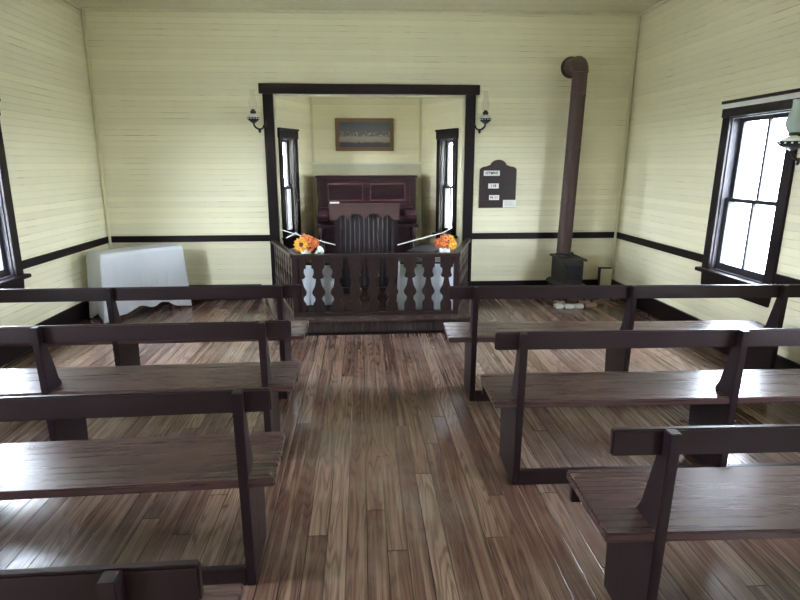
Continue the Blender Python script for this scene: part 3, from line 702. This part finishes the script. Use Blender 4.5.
for i, (x, y) in enumerate(((-1, bd0-0.02), (1, bd0-0.02), (-1, bd1-0.04), (1, bd1-0.04))):
    p = Vector((2.575, 6.97, 0)) + rot @ Vector((x*(bw+0.035), y, 0))
    o = MB().box(-0.06, 0.06, -0.045, 0.045, 0, 0.064).build('foot_brick', M['stone2'], None, 0.006, loc=(p.x, p.y, 0)); pass
    tag(o, 'tan brick under the stove\'s %s %s leg' % (('front', 'back')[i//2], ('left', 'right')[i % 2]), 'brick', 'bricks under the stove legs')
# pale box in the corner
bxr = thing('leaning_panel', 'short cream panel with a dark edge standing in the corner right of the stove', 'panel', (3.205, 7.26, 0), math.radians(-3))
MB().box(-0.075, 0.065, -0.03, 0.02, 0, 0.365).build('face', M['cornerbead'], bxr, 0.004)
MB().box(-0.092, -0.076, -0.032, 0.03, 0, 0.378).build('side_edge', M['blackwood'], bxr, 0.002)
MB().box(-0.076, 0.068, -0.032, 0.03, 0.366, 0.378).build('top_edge', M['blackwood'], bxr, 0.002)

# ------------------------------------------------------------------ draped table
TA, TB, TD = Vector((-2.805, 6.30)), Vector((-2.165, 7.00)), Vector((-3.075, 6.55))
TH = 0.765
ex = (TB-TA).normalized(); Lx = (TB-TA).length; ey = Vector((-ex.y, ex.x)); Wd = 0.34
tb = thing('side_table', 'table hidden under a white cloth in the left corner, only a red-brown leg foot showing', 'table', (TA.x, TA.y, 0), math.atan2(ex.y, ex.x))
MB().box(0.02, Lx-0.02, 0.02, Wd-0.02, TH-0.035, TH-0.006).build('table_top', M['table'], tb, 0.004)
for x in (0.05, Lx-0.05):
    for y in (0.05, Wd-0.05): MB().tube([(x,y,0),(x,y,TH-0.035)], [0.018,0.026], 10).build('leg', M['table'], tb)
# cloth: top sheet with skirt
def cloth(loc, rz, Lx, Wd, TH, hem_fn, label, fl=1.0, group=None):
    bm = bmesh.new(); nper = 160; K = 15; P = 2*(Lx+Wd); rings = []
    def per(t):
        s_ = t*P
        for a, b, n_ in (((0,0),(Lx,0),(0,-1)), ((Lx,0),(Lx,Wd),(1,0)), ((Lx,Wd),(0,Wd),(0,1)), ((0,Wd),(0,0),(-1,0))):
            l_ = math.hypot(b[0]-a[0], b[1]-a[1])
            if s_ <= l_ + 1e-9:
                u = s_/l_; return (a[0]+(b[0]-a[0])*u, a[1]+(b[1]-a[1])*u), n_, min(s_, l_-s_)
            s_ -= l_
        return (0, 0), (0, -1), 0
    for k in range(K+1):
        h = k/K; ring = []
        for i in range(nper):
            (x, y), n_, c = per(i/nper); cc = math.exp(-(c/0.07)**2)
            hem = hem_fn(c, cc, i); z = TH - (TH-hem)*h if k else TH
            dcx, dcy = x-Lx/2, y-Wd/2; dl = math.hypot(dcx, dcy)
            flare = (0.008 + 0.035*h*fl + cc*0.05*h*fl)
            fold = fl*(0.011*h*math.sin(i*2*PI/nper*17 + 1.3*math.sin(i*.13)) + 0.006*h*math.sin(i*2*PI/nper*41+h*2))
            dx_ = n_[0]*(flare*(1-cc)+fold) + dcx/dl*cc*flare; dy_ = n_[1]*(flare*(1-cc)+fold) + dcy/dl*cc*flare
            if k == 0: dx_ = dy_ = 0
            ring.append(bm.verts.new((x+dx_, y+dy_, z)))
        rings.append(ring)
    for a, b in zip(rings, rings[1:]):
        for i in range(nper): bm.faces.new((a[i], b[i], b[(i+1)%nper], a[(i+1)%nper]))
    bm.faces.new(rings[0]); bmesh.ops.recalc_face_normals(bm, faces=bm.faces)
    me = bpy.data.meshes.new('tablecloth'); bm.to_mesh(me); bm.free(); me.materials.append(M['cloth'])
    for p in me.polygons: p.use_smooth = len(p.vertices) < 5
    tc = bpy.data.objects.new('tablecloth', me); C.objects.link(tc); tc.location = (*loc, 0); tc.rotation_euler = (0,0,rz)
    return tag(tc, label, 'tablecloth', group)
cloth((TA.x, TA.y), math.atan2(ex.y, ex.x), Lx, Wd, TH, lambda c, cc, i: 0.012 + (1-math.exp(-(c/0.16)**2))*0.10 + 0.02*math.sin(i*0.35)*(1-cc), 'white cloth draped to the floor over the table in the left corner', 0.6)

# ------------------------------------------------------------------ flowers on stands
def petal_ring(mb, c, nrm, n, r0, r1, w, lift, ph=0):
    nrm = Vector(nrm).normalized(); a = nrm.cross(Vector((0,0,1))).normalized(); b = nrm.cross(a)
    c = Vector(c)
    for i in range(n):
        t = 2*PI*i/n+ph; d = a*math.cos(t)+b*math.sin(t); s_ = nrm.cross(d)
        p0 = c+d*r0; pm = c+d*(r0+r1)*.55+nrm*lift; p1 = c+d*r1+nrm*lift*.4
        vs = [mb.v(p) for p in (p0, pm+s_*w, p1, pm-s_*w)]
        mb.bm.faces.new(vs)
def flower(root, c, nrm, r, mat, centre=True, double=True):
    mb = MB(); petal_ring(mb, c, nrm, 13, r*.2, r, r*.22, r*.15)
    if double: petal_ring(mb, Vector(c)+Vector(nrm)*0.006, nrm, 11, r*.15, r*.75, r*.2, r*.22, 0.2)
    f = mb.build('flower_head', M[mat], root)
    m2 = MB(); m2.lathe([(0.001, -0.012), (r*.24, -0.006), (r*.26, 0.004), (r*.14, 0.012), (0.001, 0.014)], (0,0,0), 14)
    q = Vector(nrm).to_track_quat('Z', 'Y').to_matrix().to_4x4(); q.translation = Vector(c)+Vector(nrm)*0.006
    for v_ in m2.bm.verts: v_.co = q @ v_.co
    m2.build('flower_centre', M['flcent'] if centre else M[mat], f, 0, True)
def rose(root, c, r, mat):
    mb = MB()
    for k in range(4):
        rr = r*(1-k*.2); petal_ring(mb, Vector(c)+Vector((0,-0.008*k,0.004*k)), (0,-1,0.35), 8, rr*.1, rr, rr*.42, rr*(.3+.15*k), k*.4)
    mb.build('flower_head', M[mat], root)
def arrangement(loc, label, mirror):
    sd = 'right' if mirror else 'left'
    x0, x1, y0, y1 = (0.40, 0.955, 5.93, 6.22) if mirror else (-0.66, -0.30, 5.93, 6.25)
    zt_ = 0.70
    stand = thing('flower_stand', 'small black-topped stand behind the %s end of the altar rail' % sd, 'stand', (x0, y0, DZ), 0, 'flower stands behind the altar rail')
    MB().box(-0.006, x1-x0+0.006, -0.006, y1-y0+0.006, zt_-DZ-0.016, zt_-DZ).build('stand_top', M['blackwood'], stand, 0.003)
    for x in (0.03, x1-x0-0.03):
        for y in (0.03, y1-y0-0.03): MB().box(x-.014, x+.014, y-.014, y+.014, 0, zt_-DZ-0.018).build('leg', M['blackwood'], stand)
    cloth((x0, y0), 0, x1-x0, y1-y0, zt_-0.0165, (lambda c, cc, i: DZ+0.012) if mirror else (lambda c, cc, i: DZ+0.09+0.06*cc*0), 'white cloth hanging around the stand behind the %s end of the altar rail' % sd, 0.25, 'cloths on the flower stands')
    bb = MB().box(-0.04, 0.04, -0.035, 0.035, 0, 0.058).build('brass_block', M['brass'], None, 0.005, loc=(loc[0], loc[1], zt_+0.001)); tag(bb, 'square brass block under the %s flower vase behind the altar rail' % sd, 'block', 'brass blocks under the vases')
    r = thing('flower_vase', label, 'flowers', (loc[0], loc[1], 0.7605), 0, 'vases of artificial flowers behind the altar rail')
    MB().lathe([(0.035,0),(0.045,0.005),(0.06,0.05),(0.058,0.08),(0.045,0.10),(0.05,0.115)], n=24).build('vase', M['milk'], r, 0, True)
    mb = MB(); rn = random.Random(5 if mirror else 9)
    for i in range(14):
        t = rn.uniform(0, 2*PI); d = Vector((math.cos(t), math.sin(t), rn.uniform(-.1, .5))).normalized(); p = Vector((0,0,0.12)); s_ = d.cross(Vector((0,0,1))).normalized()
        l_ = rn.uniform(0.06, 0.11); vs = [mb.v(q) for q in (p, p+d*l_*.5+s_*.018, p+d*l_, p+d*l_*.5-s_*.018)]; mb.bm.faces.new(vs)
    mb.build('leaves', M['leaf'], r)
    mb = MB(); mb.tube([(0,0,0.06),(0,0,0.13)], 0.03, 8); mb.build('stems', M['leaf'], r)
    if not mirror:
        flower(r, (-0.045, -0.07, 0.135), (0,-1,0.25), 0.085, 'yellow')
        rose(r, (0.03, -0.03, 0.17), 0.065, 'orange'); rose(r, (0.085, -0.02, 0.14), 0.06, 'orange'); rose(r, (-0.02, 0.02, 0.19), 0.05, 'orange')
        flower(r, (0.045, -0.06, 0.10), (0.1,-1,0.1), 0.045, 'orange')
        # white trumpet flower
        q = Vector((0.7, -0.5, 0.5)).to_track_quat('Z', 'Y').to_matrix().to_4x4(); q.translation = Vector((0.09, -0.03, 0.035))
        MB(q).lathe([(0.006,0),(0.012,0.05),(0.02,0.075),(0.045,0.092),(0.04,0.085),(0.012,0.06)], n=16).build('white_trumpet_flower', M['milk'], r, 0, True)
        MB().tube([(0.30, 0.06, 0.112), (0.03, 0.03, 0.19), (-0.255, 0.0, 0.285)], [0.007, 0.006, 0.005], 8).build('white_stick', M['white'], r)
        MB().tube([(-0.20, -0.02, 0.20), (-0.10, 0.0, 0.25), (-0.04, 0.0, 0.20)], [0.006, 0.009, 0.004], 8).build('white_stick', M['white'], r)
    else:
        rose(r, (-0.07, -0.05, 0.135), 0.06, 'orange'); rose(r, (-0.01, -0.06, 0.17), 0.065, 'orange'); rose(r, (-0.035, -0.07, 0.12), 0.05, 'orange')
        rose(r, (0.05, -0.03, 0.165), 0.06, 'yellow'); flower(r, (0.07, -0.06, 0.12), (0.3,-1,0.2), 0.06, 'yellow', False)
        MB().tube([(-0.50, 0.06, 0.105), (-0.02, 0.02, 0.235), (0.07, 0.0, 0.285)], [0.007, 0.006, 0.005], 8).build('white_stick', M['white'], r)
        MB().lathe([(0.001,-0.02),(0.014,-0.01),(0.014,0.01),(0.001,0.02)], (0.065, 0.0, 0.295), 10).build('stick_bud', M['milk'], r, 0, True)
arrangement((-0.585, 6.02), 'white vase with a yellow sunflower behind the left corner of the altar rail', False)
arrangement((0.875, 6.02), 'white vase of orange and yellow blooms behind the right corner of the altar rail', True)

# dark side stand on the right of the chancel
bt = thing('low_table', 'low black table on thin legs at the right of the chancel behind the altar rail', 'table', (0.80, 7.0, DZ), math.radians(-24))
MB().box(-0.17, 0.17, -0.28, 0.28, 0.50, 0.525).build('table_top', M['blackwood'], bt, 0.004)
for x in (-0.15, 0.15):
    for y in (-0.26, 0.26): MB().box(x-.012, x+.012, y-.012, y+.012, 0, 0.50).build('leg', M['blackwood'], bt)

# ------------------------------------------------------------------ outside
struct(MB().box(-60, 60, -60, 60, -0.7, -0.5).build('ground', M['bounceground']))

# ------------------------------------------------------------------ light
for i, (Mx, xc, zc, w_, h_) in enumerate(portals):
    ld = bpy.data.lights.new('window_portal', 'AREA'); ld.shape = 'RECTANGLE'; ld.size = w_+0.1; ld.size_y = h_+0.1
    ld.cycles.is_portal = True
    o = bpy.data.objects.new('window_portal', ld); C.objects.link(o)
    m_ = Mx @ Matrix.Translation((xc, T+0.01, zc)) @ Matrix.Rotation(-PI/2, 4, 'X')   # -Z of the lamp looks into the room (-y)
    o.matrix_world = m_
w_ = bpy.data.worlds.new('World'); bpy.context.scene.world = w_; w_.use_nodes = True; nt = w_.node_tree
bg = nt.nodes['Background']; tcn = N(nt, 'ShaderNodeTexCoord'); sp2 = N(nt, 'ShaderNodeSeparateXYZ'); L(nt, tcn.outputs['Generated'], sp2.inputs[0])
sky = ramp(nt, sp2.outputs[2], [(0.0, (0.80, 0.88, 0.97)), (0.12, (0.80, 0.89, 1.0)), (1.0, (0.70, 0.82, 1.0))])
L(nt, sky, bg.inputs[0]); bg.inputs[1].default_value = 50.0

# ------------------------------------------------------------------ camera
f_px, pitch, yaw, roll = 572.84, 0.232, 0.066, -0.001
cd_ = bpy.data.cameras.new('camera'); cam = bpy.data.objects.new('camera', cd_); C.objects.link(cam)
cd_.sensor_width = 36; cd_.sensor_fit = 'HORIZONTAL'; cd_.lens = f_px/800*36; cd_.clip_start = 0.02
fw = Vector((math.sin(yaw)*math.cos(pitch), math.cos(yaw)*math.cos(pitch), -math.sin(pitch))); rt = Vector((math.cos(yaw), -math.sin(yaw), 0)); up = rt.cross(fw)
r2 = math.cos(roll)*rt + math.sin(roll)*up; u2 = -math.sin(roll)*rt + math.cos(roll)*up
mw = Matrix.Identity(4)
for i in range(3): mw[i][0] = r2[i]; mw[i][1] = u2[i]; mw[i][2] = -fw[i]
mw.translation = (0, 0, 1.7); cam.matrix_world = mw
sc_ = bpy.context.scene; sc_.camera = cam
sc_.view_settings.view_transform = 'Standard'; sc_.view_settings.look = 'None'; sc_.view_settings.exposure = 0.80; sc_.view_settings.gamma = 0.93
sc_.cycles.use_denoising = True; sc_.cycles.max_bounces = 10; sc_.cycles.diffuse_bounces = 6; sc_.cycles.transparent_max_bounces = 16
sc_.cycles.sample_clamp_indirect = 8.0; sc_.cycles.caustics_reflective = False; sc_.cycles.caustics_refractive = False
